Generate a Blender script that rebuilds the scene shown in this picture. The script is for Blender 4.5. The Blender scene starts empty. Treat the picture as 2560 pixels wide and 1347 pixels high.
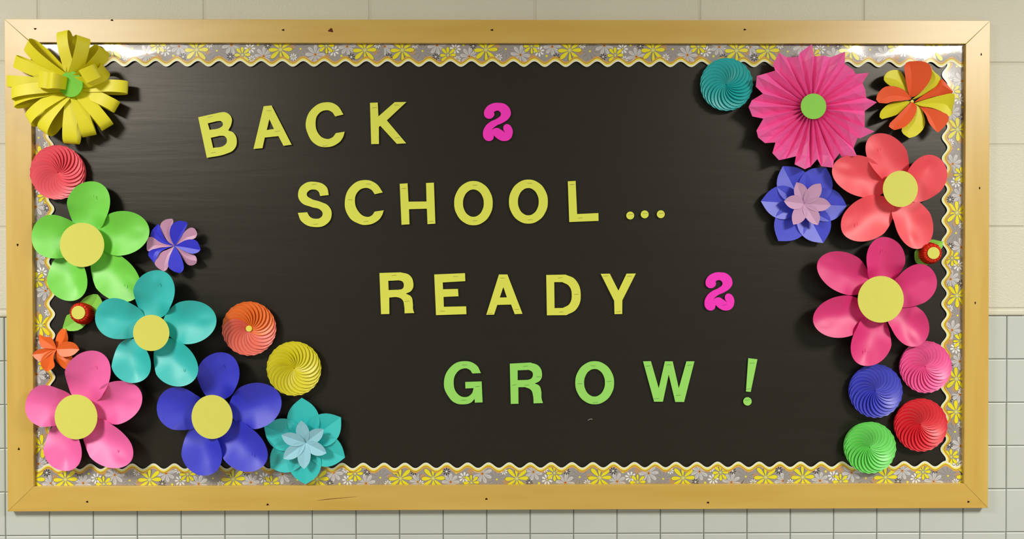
import bpy, math, random
from math import sin, cos, pi, sqrt, acos, atan2, radians as R_
from mathutils import Vector, Matrix, noise
random.seed(7)

# ---------------------------------------------------------------- camera
scene = bpy.context.scene
col = scene.collection
FPX = 2000.0                       # focal length in pixels of the 2560 px wide frame
Z0 = 1.45                          # height of the picture's middle above the floor
YAW, PITCH, ROLL = -0.0086, -0.0088, 0.0009
CX, CZ, DIST = -0.0337, 0.0139 + Z0, 1.9798
def _basis():
    yaw = Matrix.Rotation(YAW, 3, 'Z'); pit = Matrix.Rotation(PITCH, 3, 'X')
    c, s = cos(ROLL), sin(ROLL)
    rol = Matrix(((c, 0, s), (0, 1, 0), (-s, 0, c)))
    return yaw @ pit @ rol
M3 = _basis()
CAM = Vector((CX, -DIST, CZ))
cam_data = bpy.data.cameras.new('camera')
cam_data.sensor_width = 36.0
cam_data.lens = 36.0 * FPX / 2560.0
cam = bpy.data.objects.new('camera', cam_data)
col.objects.link(cam)
# camera looks along +Y of M3; blender camera looks along -Z with +Y up
right, fwd, up = M3 @ Vector((1, 0, 0)), M3 @ Vector((0, 1, 0)), M3 @ Vector((0, 0, 1))
cm = Matrix((right, up, -fwd)).transposed().to_4x4()
cm.translation = CAM
cam.matrix_world = cm
scene.camera = cam

# ---------------------------------------------------------------- light and exposure
world = bpy.data.worlds.new('hallway_ambience')
scene.world = world
world.use_nodes = True
world.node_tree.nodes['Background'].inputs[0].default_value = (1.0, 0.965, 0.90, 1)
world.node_tree.nodes['Background'].inputs[1].default_value = 0.27
def area(name, loc, sx, sy, power, color=(1.0, 0.965, 0.90)):
    l = bpy.data.lights.new(name, 'AREA')
    l.shape = 'RECTANGLE'; l.size = sx; l.size_y = sy; l.energy = power; l.color = color
    o = bpy.data.objects.new(name, l); col.objects.link(o)
    o.location = loc                      # an area lamp shines along its -Z: straight down
    return o
area('ceiling_troffer_left', (-2.2, -2.0, Z0 + 1.22), 0.6, 0.9, 116)
area('ceiling_troffer_right', (2.2, -2.0, Z0 + 1.22), 0.6, 0.9, 116)
scene.view_settings.view_transform = 'Standard'
scene.view_settings.look = 'None'
scene.view_settings.gamma = 1.0
scene.view_settings.use_curve_mapping = False
scene.view_settings.exposure = 0.0

# ---------------------------------------------------------------- helpers
def P(u, v, h):
    """photo pixel -> point on the plane that stands h metres in front of the wall"""
    d = M3 @ Vector(((u - 1280) / FPX, 1.0, -(v - 673.5) / FPX))
    t = (-h - CAM.y) / d.y
    return CAM + d * t
def px(h=0.02):
    return (DIST - h) / FPX            # metres per pixel at that plane

def lin(c):
    return tuple(((x / 255.0) / 12.92 if x / 255.0 <= .04045 else ((x / 255.0 + .055) / 1.055) ** 2.4) for x in c)
MATS = {}
def nodes_of(name):
    m = bpy.data.materials.new(name); m.use_nodes = True
    nt = m.node_tree; b = nt.nodes['Principled BSDF']
    return m, nt, b
def paper(name, rgb, rough=0.55, spec=0.35, gain=1.0, bump=0.06):
    if name in MATS: return MATS[name]
    m, nt, b = nodes_of(name)
    c = tuple(min(1, x * gain) for x in lin(rgb))
    tc = nt.nodes.new('ShaderNodeTexCoord')
    n = nt.nodes.new('ShaderNodeTexNoise'); n.inputs['Scale'].default_value = 55; n.inputs['Detail'].default_value = 3
    nt.links.new(tc.outputs['Object'], n.inputs['Vector'])
    mx = nt.nodes.new('ShaderNodeMixRGB'); mx.inputs[1].default_value = (*[x * .97 for x in c], 1); mx.inputs[2].default_value = (*[min(1, x * 1.03) for x in c], 1)
    nt.links.new(n.outputs['Fac'], mx.inputs[0]); nt.links.new(mx.outputs[0], b.inputs['Base Color'])
    f = nt.nodes.new('ShaderNodeTexNoise'); f.inputs['Scale'].default_value = 900
    nt.links.new(tc.outputs['Object'], f.inputs['Vector'])
    bp = nt.nodes.new('ShaderNodeBump'); bp.inputs['Strength'].default_value = bump; bp.inputs['Distance'].default_value = .001
    nt.links.new(f.outputs['Fac'], bp.inputs['Height']); nt.links.new(bp.outputs[0], b.inputs['Normal'])
    b.inputs['Roughness'].default_value = rough
    b.inputs['Specular IOR Level'].default_value = spec
    MATS[name] = m
    return m

def link(o, parent=None):
    col.objects.link(o)
    if parent is not None: o.parent = parent
    return o
def tag(o, label=None, cat=None, group=None, kind=None):
    if label: o['label'] = label
    if cat: o['category'] = cat
    if group: o['group'] = group
    if kind: o['kind'] = kind
    return o
def empty(name, loc, label, cat, group=None):
    o = bpy.data.objects.new(name, None); o.empty_display_size = .02
    o.location = loc; link(o)
    return tag(o, label, cat, group)
def mesh(name, V, F, mats, parent=None, smooth=False, loc=None, midx=None):
    me = bpy.data.meshes.new(name)
    me.from_pydata([tuple(v) for v in V], [], F)
    for m in (mats if isinstance(mats, (list, tuple)) else [mats]): me.materials.append(m)
    if midx:
        me.polygons.foreach_set('material_index', midx)
    if smooth: me.polygons.foreach_set('use_smooth', [True] * len(me.polygons))
    me.validate(); me.update()
    if smooth: me.set_sharp_from_angle(angle=R_(38))
    o = bpy.data.objects.new(name, me)
    if loc is not None: o.location = loc
    return link(o, parent)

BASE = 0.006                            # wall-side plane of things pinned on the board
def root(name, u, v, h, label, cat, group=None):
    """an Empty on the board; local coords: x right, z up, height above the wall = BASE - y"""
    p = P(u, v, h)
    return empty(name, (p.x, -BASE, p.z), label, cat, group)
def Y(h): return -(h - BASE)

def solid_grid(V, F, pts, flip=False, th=.0004):
    """append a grid (rows of points) as a thin closed sheet"""
    n, m = len(pts), len(pts[0]); o = len(V)
    for r in pts: V.extend(r)
    for r in pts: V.extend([(p[0], p[1] + th, p[2]) for p in r])
    k = n * m
    for i in range(n - 1):
        for j in range(m - 1):
            a, b, c, d = o + i * m + j, o + i * m + j + 1, o + (i + 1) * m + j + 1, o + (i + 1) * m + j
            F.append((a, b, c, d)); F.append((a + k, d + k, c + k, b + k))
    def side(idx):
        for a, b in zip(idx, idx[1:]): F.append((a, a + k, b + k, b))
    side([o + j for j in range(m)]); side([o + (n - 1) * m + j for j in range(m)][::-1])
    side([o + i * m for i in range(n)][::-1]); side([o + i * m + m - 1 for i in range(n)])

def catmull(pts, n):
    """n samples along a smooth open curve through pts, by arc length"""
    if len(pts) == 2:
        return [(pts[0][0] + (pts[1][0] - pts[0][0]) * i / (n - 1), pts[0][1] + (pts[1][1] - pts[0][1]) * i / (n - 1)) for i in range(n)]
    q = [pts[0]] + list(pts) + [pts[-1]]
    d = []
    for i in range(1, len(q) - 2):
        for k in range(10):
            t = k / 10.0
            p = []
            for a in (0, 1):
                p0, p1, p2, p3 = q[i - 1][a], q[i][a], q[i + 1][a], q[i + 2][a]
                p.append(.5 * (2 * p1 + (p2 - p0) * t + (2 * p0 - 5 * p1 + 4 * p2 - p3) * t * t + (3 * p1 - p0 - 3 * p2 + p3) * t ** 3))
            d.append(tuple(p))
    d.append(pts[-1])
    L = [0]
    for a, b in zip(d, d[1:]): L.append(L[-1] + math.hypot(b[0] - a[0], b[1] - a[1]))
    out = []; j = 0
    for i in range(n):
        s = L[-1] * i / (n - 1)
        while j < len(L) - 2 and L[j + 1] < s: j += 1
        t = (s - L[j]) / max(1e-9, L[j + 1] - L[j])
        out.append((d[j][0] + (d[j + 1][0] - d[j][0]) * t, d[j][1] + (d[j + 1][1] - d[j][1]) * t))
    return out

def disc(name, x, z, h, r, mat, parent, rz=None, n=48, th=.0005, label=None):
    rz = rz or r; V = []; F = []
    for k in (0, 1):
        for i in range(n):
            a = 2 * pi * i / n
            V.append((x + r * cos(a), Y(h - k * th), z + rz * sin(a)))
    F.append(tuple(range(n))); F.append(tuple(range(2 * n - 1, n - 1, -1)))
    for i in range(n): F.append((i, i + n, (i + 1) % n + n, (i + 1) % n))
    o = mesh(name, V, F, mat, parent)
    if label: o['label'] = label
    return o

# ---------------------------------------------------------------- wall, floor, ceiling
def wall_mat(name, rgb, rough, pits, scale, coat=0):
    m, nt, b = nodes_of(name)
    tc = nt.nodes.new('ShaderNodeTexCoord'); geo = nt.nodes.new('ShaderNodeNewGeometry')
    n1 = nt.nodes.new('ShaderNodeTexNoise'); n1.inputs['Scale'].default_value = scale; n1.inputs['Detail'].default_value = 6
    n2 = nt.nodes.new('ShaderNodeTexNoise'); n2.inputs['Scale'].default_value = 3.0
    nt.links.new(geo.outputs['Position'], n1.inputs['Vector']); nt.links.new(geo.outputs['Position'], n2.inputs['Vector'])
    c = lin(rgb)
    mx = nt.nodes.new('ShaderNodeMixRGB'); mx.inputs[1].default_value = (*[x * .93 for x in c], 1); mx.inputs[2].default_value = (*[min(1, x * 1.06) for x in c], 1)
    nt.links.new(n2.outputs['Fac'], mx.inputs[0]); nt.links.new(mx.outputs[0], b.inputs['Base Color'])
    bp = nt.nodes.new('ShaderNodeBump'); bp.inputs['Strength'].default_value = pits; bp.inputs['Distance'].default_value = .002
    nt.links.new(n1.outputs['Fac'], bp.inputs['Height']); nt.links.new(bp.outputs[0], b.inputs['Normal'])
    b.inputs['Roughness'].default_value = rough; b.inputs['Specular IOR Level'].default_value = .4
    b.inputs['Coat Weight'].default_value = coat; b.inputs['Coat Roughness'].default_value = .25
    return m
M_block = wall_mat('painted_block', (212, 209, 190), .55, .55, 220)
M_joint = wall_mat('painted_joint', (208, 204, 186), .7, .3, 120)
M_tile = wall_mat('glazed_tile', (194, 200, 192), .38, .05, 60, .15)
M_grout = wall_mat('grey_grout', (168, 170, 160), .8, .3, 200)
M_floor = wall_mat('floor_vinyl', (150, 145, 135), .4, .05, 10)
M_ceil = wall_mat('ceiling_panel', (225, 222, 212), .8, .3, 90)

GX, GZ, T = -1.16, Z0 - .66, .108          # wall tile lattice
ZT = GZ + 5 * T                            # top of the tiled wainscot
def box(V, F, x0, x1, y0, y1, z0, z1):
    o = len(V)
    V += [(x, y, z) for x in (x0, x1) for y in (y0, y1) for z in (z0, z1)]
    F += [tuple(o + k for k in f) for f in ((0, 1, 3, 2), (4, 6, 7, 5), (0, 4, 5, 1), (2, 3, 7, 6), (0, 2, 6, 4), (1, 5, 7, 3))]
V, F = [], []
box(V, F, -3.2, 3.2, .004, .12, 0, 2.75)                                    # grout plane of the lower wall
nlow = len(F)
box(V, F, -3.2, 3.2, .0012, .1, ZT + .004, 2.75)                             # joint plane of the block work
wall = mesh('wall_back', V, F, [M_grout, M_joint], midx=[0] * nlow + [1] * (len(F) - nlow))
tag(wall, kind='structure')
fl = mesh('floor', [(-3.2, -3.2, 0), (3.2, -3.2, 0), (3.2, .1, 0), (-3.2, .1, 0), (-3.2, -3.2, -.05), (3.2, -3.2, -.05), (3.2, .1, -.05), (-3.2, .1, -.05)],
          [(0, 1, 2, 3), (7, 6, 5, 4), (0, 4, 5, 1), (1, 5, 6, 2), (2, 6, 7, 3), (3, 7, 4, 0)], M_floor); tag(fl, kind='structure')
ce = mesh('ceiling', [(x, y, z) for z in (2.75, 2.8) for x, y in ((-3.2, -3.2), (3.2, -3.2), (3.2, .1), (-3.2, .1))],
          [(3, 2, 1, 0), (4, 5, 6, 7), (0, 1, 5, 4), (1, 2, 6, 5), (2, 3, 7, 6), (3, 0, 4, 7)], M_ceil); tag(ce, kind='structure')

def slab_mesh(name, w, hgt, d, ch, mat):
    """a block or tile with an eased front edge, centred on its own middle; front at y = 0"""
    V = []; F = []
    rings = [(w / 2, hgt / 2, d), (w / 2, hgt / 2, ch), (w / 2 - ch * .35, hgt / 2 - ch * .35, ch * .35), (w / 2 - ch, hgt / 2 - ch, 0)]
    for a, b, y in rings:
        V += [(-a, y, -b), (a, y, -b), (a, y, b), (-a, y, b)]
    for r in range(3):
        for i in range(4):
            j = (i + 1) % 4
            F.append((4 * r + i, 4 * r + j, 4 * r + 4 + j, 4 * r + 4 + i))
    F.append((12, 13, 14, 15)); F.append((3, 2, 1, 0))
    me = bpy.data.meshes.new(name); me.from_pydata(V, [], F); me.materials.append(mat)
    me.polygons.foreach_set('use_smooth', [False] * len(F)); me.update()
    return me
BL, BR, BT, BB = -1.2503, 1.1585, .6068 + Z0, -.5936 + Z0                    # outer frame of the board
def hidden(x0, x1, z0, z1):
    return x0 > BL + .01 and x1 < BR - .01 and z0 > BB + .01 and z1 < BT - .01
tile_me = slab_mesh('tile', T - .0018, T - .0018, .008, .002, M_tile)
for j in range(-3, 5):
    for i in range(-5, 28):
        x0, z0 = GX + i * T, GZ + j * T
        if hidden(x0, x0 + T, z0, z0 + T): continue
        o = bpy.data.objects.new('tile', tile_me); link(o, wall)
        o.location = (x0 + T / 2, random.uniform(-.0006, .0004), z0 + T / 2)
        o.rotation_euler = (random.uniform(-.004, .004), 0, random.uniform(-.004, .004))
BW, BH = .4064, .2032
block_me = slab_mesh('block', BW - .0045, BH - .0045, .008, .003, M_block)
zb = ZT + .017
xref = P(925, 30, 0).x
cap_me = slab_mesh('cap_strip', BW - .003, .0155, .012, .004, M_block)
for k in range(0, 6):
    for i in range(-5, 7):
        x0 = xref + i * BW + (BW / 2 if k % 2 == 0 else 0) - BW
        if k % 2 == 0: x0 = x0
        z0 = zb + k * BH
        if x0 > 1.9 or x0 + BW < -1.95 or z0 + BH > 2.74: continue
        if hidden(x0, x0 + BW, z0, z0 + BH): continue
        o = bpy.data.objects.new('block', block_me); link(o, wall)
        o.location = (x0 + BW / 2, -.001 + random.uniform(-.0005, .0005), z0 + BH / 2)
for i in range(-5, 6):
    x0 = xref + i * BW - BW
    if hidden(x0, x0 + BW, zb - .017, zb): continue
    o = bpy.data.objects.new('cap_strip', cap_me); link(o, wall)
    o.location = (x0 + BW / 2, -.004, zb - .0085)

# ---------------------------------------------------------------- bulletin board
def wood_mat(name, vertical, seed):
    m, nt, b = nodes_of(name)
    geo = nt.nodes.new('ShaderNodeNewGeometry')
    mp = nt.nodes.new('ShaderNodeMapping')
    mp.inputs['Scale'].default_value = (9, 9, 1.0) if vertical else (1.0, 9, 9)
    mp.inputs['Location'].default_value = (seed, seed * 2, seed * 3)
    nt.links.new(geo.outputs['Position'], mp.inputs['Vector'])
    n = nt.nodes.new('ShaderNodeTexNoise'); n.inputs['Scale'].default_value = 1.6; n.inputs['Detail'].default_value = 5; n.inputs['Distortion'].default_value = 1.1
    nt.links.new(mp.outputs[0], n.inputs['Vector'])
    mu = nt.nodes.new('ShaderNodeMath'); mu.operation = 'MULTIPLY'; mu.inputs[1].default_value = 16
    si = nt.nodes.new('ShaderNodeMath'); si.operation = 'SINE'
    nt.links.new(n.outputs['Fac'], mu.inputs[0]); nt.links.new(mu.outputs[0], si.inputs[0])
    mr = nt.nodes.new('ShaderNodeMapRange'); mr.inputs[1].default_value = -1; mr.inputs[2].default_value = 1
    mr.inputs[3].default_value = .43; mr.inputs[4].default_value = .57
    nt.links.new(si.outputs[0], mr.inputs[0])
    f = nt.nodes.new('ShaderNodeTexNoise'); f.inputs['Scale'].default_value = 3.2; f.inputs['Detail'].default_value = 2
    nt.links.new(mp.outputs[0], f.inputs['Vector'])
    ad = nt.nodes.new('ShaderNodeMath'); ad.operation = 'ADD'; ad.use_clamp = True
    sb = nt.nodes.new('ShaderNodeMath'); sb.operation = 'MULTIPLY_ADD'; sb.inputs[1].default_value = .9; sb.inputs[2].default_value = -.45
    nt.links.new(f.outputs['Fac'], sb.inputs[0]); nt.links.new(sb.outputs[0], ad.inputs[0]); nt.links.new(mr.outputs[0], ad.inputs[1])
    cr = nt.nodes.new('ShaderNodeValToRGB')
    cr.color_ramp.elements[0].color = (*lin((195, 153, 48)), 1); cr.color_ramp.elements[1].color = (*lin((218, 186, 94)), 1)
    nt.links.new(ad.outputs[0], cr.inputs[0]); nt.links.new(cr.outputs[0], b.inputs['Base Color'])
    b.inputs['Roughness'].default_value = .42; b.inputs['Specular IOR Level'].default_value = .5
    b.inputs['Coat Weight'].default_value = .85; b.inputs['Coat Roughness'].default_value = .36
    bp = nt.nodes.new('ShaderNodeBump'); bp.inputs['Strength'].default_value = .04; bp.inputs['Distance'].default_value = .001
    nt.links.new(ad.outputs[0], bp.inputs['Height']); nt.links.new(bp.outputs[0], b.inputs['Normal'])
    return m
M_woodh, M_woodh2, M_woodv = wood_mat('maple_rail', False, 3.3), wood_mat('maple_rail_light', False, 9.1), wood_mat('maple_stile', True, 1.7)
M_dark = paper('dark_hole', (45, 22, 10), .8, .1)
M_knot = paper('wood_knot', (95, 40, 22), .6, .2)
M_cork = paper('cork_panel', (120, 80, 45), .9, .1)
IL, IR, IT, IB = -1.1867, 1.0991, .5497 + Z0, -.5330 + Z0
FH = .019
board = empty('bulletin_board', ((BL + BR) / 2, -.001, BB), 'wide wall-mounted bulletin board in a mitred honey-coloured wooden frame', 'bulletin board')
OB = Vector(board.location)
def member(name, quad, mat, label=None):
    """mitred frame piece: quad = outer a, outer b, inner b, inner a (x, z)"""
    cxm = sum(q[0] for q in quad) / 4; czm = sum(q[1] for q in quad) / 4
    V = []; e = .0012; q2 = []
    for i, q in enumerate(quad):
        dx, dz = q[0] - cxm, q[1] - czm
        q2.append((q[0] - math.copysign(e, dx) * .5, q[1] - math.copysign(e, dz) * .5))
    loc = Vector((cxm, -.001, czm))
    for y, qq in ((0, quad), (-(FH - .0015), quad), (-FH + .001, q2)):
        V += [(q[0] - cxm, y, q[1] - czm) for q in qq]
    F = [(3, 2, 1, 0), (8, 9, 10, 11)]
    for r in (0, 1):
        for i in range(4): F.append((4 * r + i, 4 * r + (i + 1) % 4, 4 * r + 4 + (i + 1) % 4, 4 * r + 4 + i))
    o = mesh(name, V, F, mat, board, loc=loc - OB)
    if label: o['label'] = label
    return o
g = .0004
railt = member('frame_rail', [(BL, BT), (BR, BT), (IR, IT + g), (IL, IT + g)], M_woodh)
railb = member('frame_rail', [(BL, BB), (BR, BB), (IR, IB), (IL, IB)], M_woodh2)
stl = member('frame_stile', [(BL, BT - g * 2), (BL, BB + g * 2), (IL, IB + g), (IL, IT - g)], M_woodv)
str_ = member('frame_stile', [(BR, BT - g * 2), (BR, BB + g * 2), (IR, IB + g), (IR, IT - g)], M_woodv)
V, F = [], []
box(V, F, IL + .0005 - OB.x, IR - .0005 - OB.x, -.003, .0, IB + .0005 - OB.z, IT - .0005 - OB.z)
mesh('backing_panel', V, F, M_cork, board)
def mark(parent, name, u, v, rx, rz, mat, ang=0, n=10):
    p = P(u, v, FH); off = Vector(parent.location) + OB
    V = []; F = []
    for y in (-.0192, -.0184):
        for i in range(n):
            a = 2 * pi * i / n; k = 1 + .25 * sin(3 * a + u)
            x, z = rx * k * cos(a), rz * k * sin(a)
            V.append((p.x + x * cos(ang) - z * sin(ang) - off.x, y + 0 - off.y, p.z + x * sin(ang) + z * cos(ang) - off.z))
    F = [tuple(range(n)), tuple(range(2 * n - 1, n - 1, -1))] + [(i, i + n, (i + 1) % n + n, (i + 1) % n) for i in range(n)]
    return mesh(name, V, F, mat, parent)
for u, v in ((88, 72), (280, 50.5), (708, 75), (1230, 75), (1862, 74)): mark(railt, 'nail', u, v, .0034, .0021, M_dark)
mark(railt, 'knot', 827, 76, .0058, .0046, M_knot, n=14)
for u, v in ((218, 1254), (669, 1261), (1216, 1247), (1770, 1256), (2421, 1254)): mark(railb, 'nail', u, v, .003, .0024, M_dark)
for u, v in ((44, 612), (47, 1122)): mark(stl, 'nail', u, v, .0024, .0032, M_dark)
for u, v in ((2453, 136), (2449, 470), (2438, 757)): mark(str_, 'nail', u, v, .0017, .0032, M_dark)
mark(railb, 'scratch', 838, 1246, .045, .0006, M_knot, ang=.09, n=16)

# black backing paper, softly rippled
m, nt, b = nodes_of('black_craft_paper')
b.inputs['Base Color'].default_value = (*lin((22, 22, 15)), 1); b.inputs['Roughness'].default_value = .41
b.inputs['Specular IOR Level'].default_value = .55; b.inputs['Specular Tint'].default_value = (1, .93, .82, 1)
geo = nt.nodes.new('ShaderNodeNewGeometry'); mp = nt.nodes.new('ShaderNodeMapping'); mp.inputs['Scale'].default_value = (1.3, 1, 12)
n = nt.nodes.new('ShaderNodeTexNoise'); n.inputs['Scale'].default_value = 2.2; n.inputs['Detail'].default_value = 4; n.inputs['Distortion'].default_value = .3
bp = nt.nodes.new('ShaderNodeBump'); bp.inputs['Strength'].default_value = .16; bp.inputs['Distance'].default_value = .004
nt.links.new(geo.outputs['Position'], mp.inputs[0]); nt.links.new(mp.outputs[0], n.inputs['Vector'])
nt.links.new(n.outputs['Fac'], bp.inputs['Height']); nt.links.new(bp.outputs[0], b.inputs['Normal'])
M_black = m
NX, NZ = 160, 130
V = []; F = []
pc = Vector(((IL + IR) / 2, -.0045, (IT + IB) / 2))
def ripple(x, z):
    e = min(1, abs(x) / 1.0)
    a = .0003 * noise.noise(Vector((x * .9, z * 16, 2.0))) + .0011 * noise.noise(Vector((x * 1.4 + 4, z * 7, 5.0)))
    low = max(0, min(1, (Z0 - z) / .5)) * max(0, min(1, (x - .1) / .7))
    return .0012 + a * (.5 + .5 * e) + low * .0015 * noise.noise(Vector((x * 1.2, z * 34, 9.0)))
for k in (0, 1):
    for i in range(NX + 1):
        for j in range(NZ + 1):
            x = IL + .001 + (IR - IL - .002) * i / NX; z = IB + .001 + (IT - IB - .002) * j / NZ
            V.append((x - pc.x, -(ripple(x, z) if k == 0 else -.0003), z - pc.z))
K = (NX + 1) * (NZ + 1)
for i in range(NX):
    for j in range(NZ):
        a, b2, c, d = i * (NZ + 1) + j, (i + 1) * (NZ + 1) + j, (i + 1) * (NZ + 1) + j + 1, i * (NZ + 1) + j + 1
        F.append((a, b2, c, d))
F.append((K, K + NZ, 2 * K - 1, 2 * K - 1 - NZ))
bk = mesh('backing_paper', V, F, M_black, smooth=True, loc=pc)
tag(bk, 'black rippled paper covering the whole board inside the wooden frame', 'paper')

# ---------------------------------------------------------------- scalloped border trims
m, nt, b = nodes_of('laminated_print')
at = nt.nodes.new('ShaderNodeAttribute'); at.attribute_name = 'print'
nt.links.new(at.outputs['Color'], b.inputs['Base Color'])
b.inputs['Roughness'].default_value = .34; b.inputs['Specular IOR Level'].default_value = .5
b.inputs['Coat Weight'].default_value = 1.0; b.inputs['Coat Roughness'].default_value = .13
M_print = m
GREY = lin((158, 152, 148)); CREAM = lin((238, 236, 205)); YEL = lin((238, 226, 60)); OCH = lin((190, 150, 15)); PEA = lin((226, 168, 72))
FY = lin((238, 226, 20)); PALE = lin((206, 204, 204)); WHITE = lin((240, 240, 238)); BLK = lin((38, 34, 34)); ORG = lin((236, 160, 40)); CTR = lin((200, 196, 120)); RED = lin((130, 40, 20)); LINE = lin((120, 114, 112))
MOTIFS = [  # s, t, kind, radius (mm) over one 411 mm repeat
    (0, 15, 'big', 31), (25, 19, 'org', 8), (49.6, 17, 'dot', 25), (31, 2, 'wht', 9), (85, 3, 'pale', 24), (82, 31, 'blk', 9), (112, 27, 'med', 21),
    (130, 11, 'wht', 14), (135, 37, 'wht', 9), (164, 30, 'pale', 23), (174, 4, 'blk', 9), (150, 2, 'ydot', 3),
    (205, 14, 'big', 31), (232, 7, 'org', 8), (236.5, 32, 'wht', 9), (254, 12, 'dot', 25), (290, 26, 'pale', 25), (317, 4, 'med', 21), (318, 33, 'org', 9),
    (335, 17, 'wht', 14), (354, 29, 'ydot', 3), (368, 6, 'pale', 22), (378, 32, 'blk', 10)]
def trim(label, seam0, O, S, Tt, s0, s1, phase, depth, wid, ends=(0, 0)):
    """O origin (world x,z) where s=0,t=0; S,Tt unit vectors in (x,z) (mm->m); piece from s0 to s1 (mm); seam0 = s of the piece's own start"""
    def edge(s): return wid + 6.6 * cos(2 * pi * (s - phase) / 51.5)
    def H(s, t):
        return depth + .0010 * sin(pi * max(0, min(1, t / 52.0))) + .0007 * noise.noise(Vector((s * .011, t * .02, depth * 900))) + .0004 * sin(s * .045 + t * .06)
    cx = (s0 + s1) / 2
    OX = O[0] + S[0] * cx * .001; OZ = O[1] + S[1] * cx * .001
    V = []; F = []; C = []
    def W(s, t, lift=0):
        return ((S[0] * (s - cx) + Tt[0] * t) * .001, -(H(s, t) + lift) + BASE, (S[1] * (s - cx) + Tt[1] * t) * .001)
    bands = [(0, None), (4.8, CREAM), (7.6, YEL), (9.6, OCH), (12.6, PEA)]
    inner = [.0, .2, .4, .6, .8, 1.0]
    n = max(2, int((s1 - s0) / 2.4)); rows = []
    for i in range(n + 1):
        s = s0 + (s1 - s0) * i / n; e = edge(s)
        ts = [(e - 12.6) * k for k in inner] + [e - 9.6, e - 7.6, e - 4.8, e]
        rows.append([len(V) + k for k in range(len(ts))]); V += [W(s, t) for t in ts]
    rc = [GREY] * 5 + [PEA, OCH, YEL, CREAM]
    for i in range(n):
        for k in range(9):
            F.append((rows[i][k], rows[i + 1][k], rows[i + 1][k + 1], rows[i][k + 1])); C.append(rc[k])
    # cut edge and back so the strip is a card with thickness
    m0 = len(V); nr = len(rows[0])
    V += [(v[0], v[1] + .0005, v[2]) for v in V[:m0]]
    for i in range(n):
        F.append((rows[i][nr - 1], rows[i + 1][nr - 1], rows[i + 1][nr - 1] + m0, rows[i][nr - 1] + m0)); C.append(CREAM)
        F.append((rows[i][0] + m0, rows[i][nr - 1] + m0, rows[i + 1][nr - 1] + m0, rows[i + 1][0] + m0)); C.append(CREAM)
    for i in (0, n):
        F.append((rows[i][0], rows[i][nr - 1], rows[i][nr - 1] + m0, rows[i][0] + m0)); C.append(CREAM)
    lift = [0.00008]
    def poly(pts, c):
        q = []
        for s, t in pts:
            s = max(s0, min(s1, s)); t = max(0.0, min(edge(s) - 12.0, t)); q.append((s, t))
        A = sum(a[0] * b[1] - b[0] * a[1] for a, b in zip(q, q[1:] + q[:1]))
        if abs(A) < .3: return
        o = len(V); V.extend([W(s, t, lift[0]) for s, t in q]); F.append(tuple(range(o, o + len(q)))); C.append(c)
    def petal(s, t, a, r0, r1, w, c, k=10):
        pts = []
        for i in range(k):
            b_ = 2 * pi * i / k; uu = (r0 + r1) / 2 + (r1 - r0) / 2 * cos(b_); vv = w * sin(b_) * (1 + .45 * cos(b_))
            pts.append((s + uu * cos(a) - vv * sin(a), t + uu * sin(a) + vv * cos(a)))
        poly(pts, c)
    def dot(s, t, r, c, k=9): poly([(s + r * cos(2 * pi * i / k), t + r * sin(2 * pi * i / k)) for i in range(k)], c)
    order = {'dot': 0, 'pale': 1, 'org': 2, 'wht': 4, 'blk': 5, 'ydot': 6, 'med': 7, 'big': 8}
    todo = []
    for rep in range(-1, 4):
        for (ms, mt, kd, r) in MOTIFS:
            s = seam0 + 45 + rep * 411 + ms
            if s0 - 35 < s < s1 + 35: todo.append((order[kd], s, mt, kd, r))
    todo.sort()
    for o_, s, t, kd, r in todo:
        a0 = (s * 1.7) % 1.0
        if kd == 'dot':
            lift[0] = .00008
            for q in range(11):
                a = q * 2 * pi / 11 + a0
                petal(s, t, a, 4, r, .45, LINE, 6)
            dot(s, t, 3.1, LINE); lift[0] = .00016; dot(s, t, 2.6, YEL)
        elif kd == 'pale':
            lift[0] = .00016
            for q in range(8):
                a = q * pi / 4 + a0
                petal(s, t, a, 3, r, 3.9, PALE); 
            lift[0] = .00024
            for q in range(8): petal(s, t, q * pi / 4 + a0 + .05, 5, r * .8, .7, lin((172, 168, 168)), 6)
            dot(s, t, 3.2, ORG); lift[0] = .00030; dot(s, t, 1.7, RED)
        elif kd in ('big', 'med'):
            lift[0] = .00034
            for q in range(8):
                a = q * pi / 4 + (.05 if q % 2 else -.04)
                petal(s, t, a, 4.5, r * (.94, 1.02)[q % 2] + 1, (5.3 if kd == 'big' else 4.1), lin((120, 112, 70)))
            lift[0] = .00040
            for q in range(8):
                a = q * pi / 4 + (.05 if q % 2 else -.04)
                petal(s, t, a, 4.5, r * (.94, 1.02)[q % 2], (4.6 if kd == 'big' else 3.5) * (.75 if q == 2 else 1), FY)
            dot(s, t, r * .17, CTR); lift[0] = .00046; dot(s, t, r * .09, lin((225, 222, 130)))
        elif kd in ('wht', 'blk', 'org'):
            lift[0] = {'org': .00026, 'wht': .00032, 'blk': .00033}[kd]
            c = {'wht': WHITE, 'blk': BLK, 'org': ORG}[kd]
            for q in range(8): petal(s, t, q * pi / 4 + a0, r * .25, r, r * (.12 if kd != 'wht' else .16), c, 8)
            dot(s, t, r * (.22 if kd != 'wht' else .14), WHITE if kd == 'blk' else (YEL if kd == 'wht' else ORG), 7)
        elif kd == 'ydot':
            lift[0] = .0003; dot(s, t, 3, YEL)
    o = mesh('border_trim', V, F, M_print, smooth=True, loc=(OX, -BASE, OZ))
    ca = o.data.color_attributes.new('print', 'FLOAT_COLOR', 'CORNER')
    data = []
    for pl, c in zip(o.data.polygons, C): data += [c[0], c[1], c[2], 1.0] * pl.loop_total
    if len(data) == len(ca.data) * 4: ca.data.foreach_set('color', data)
    tag(o, label, 'border trim', 'scalloped daisy border strips around the board')
    return o
def sx(u, v=130): return (P(u, v, .009).x - IL) * 1000
def szd(v, u=2390): return (IT - P(u, v, .009).z) * 1000
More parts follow.
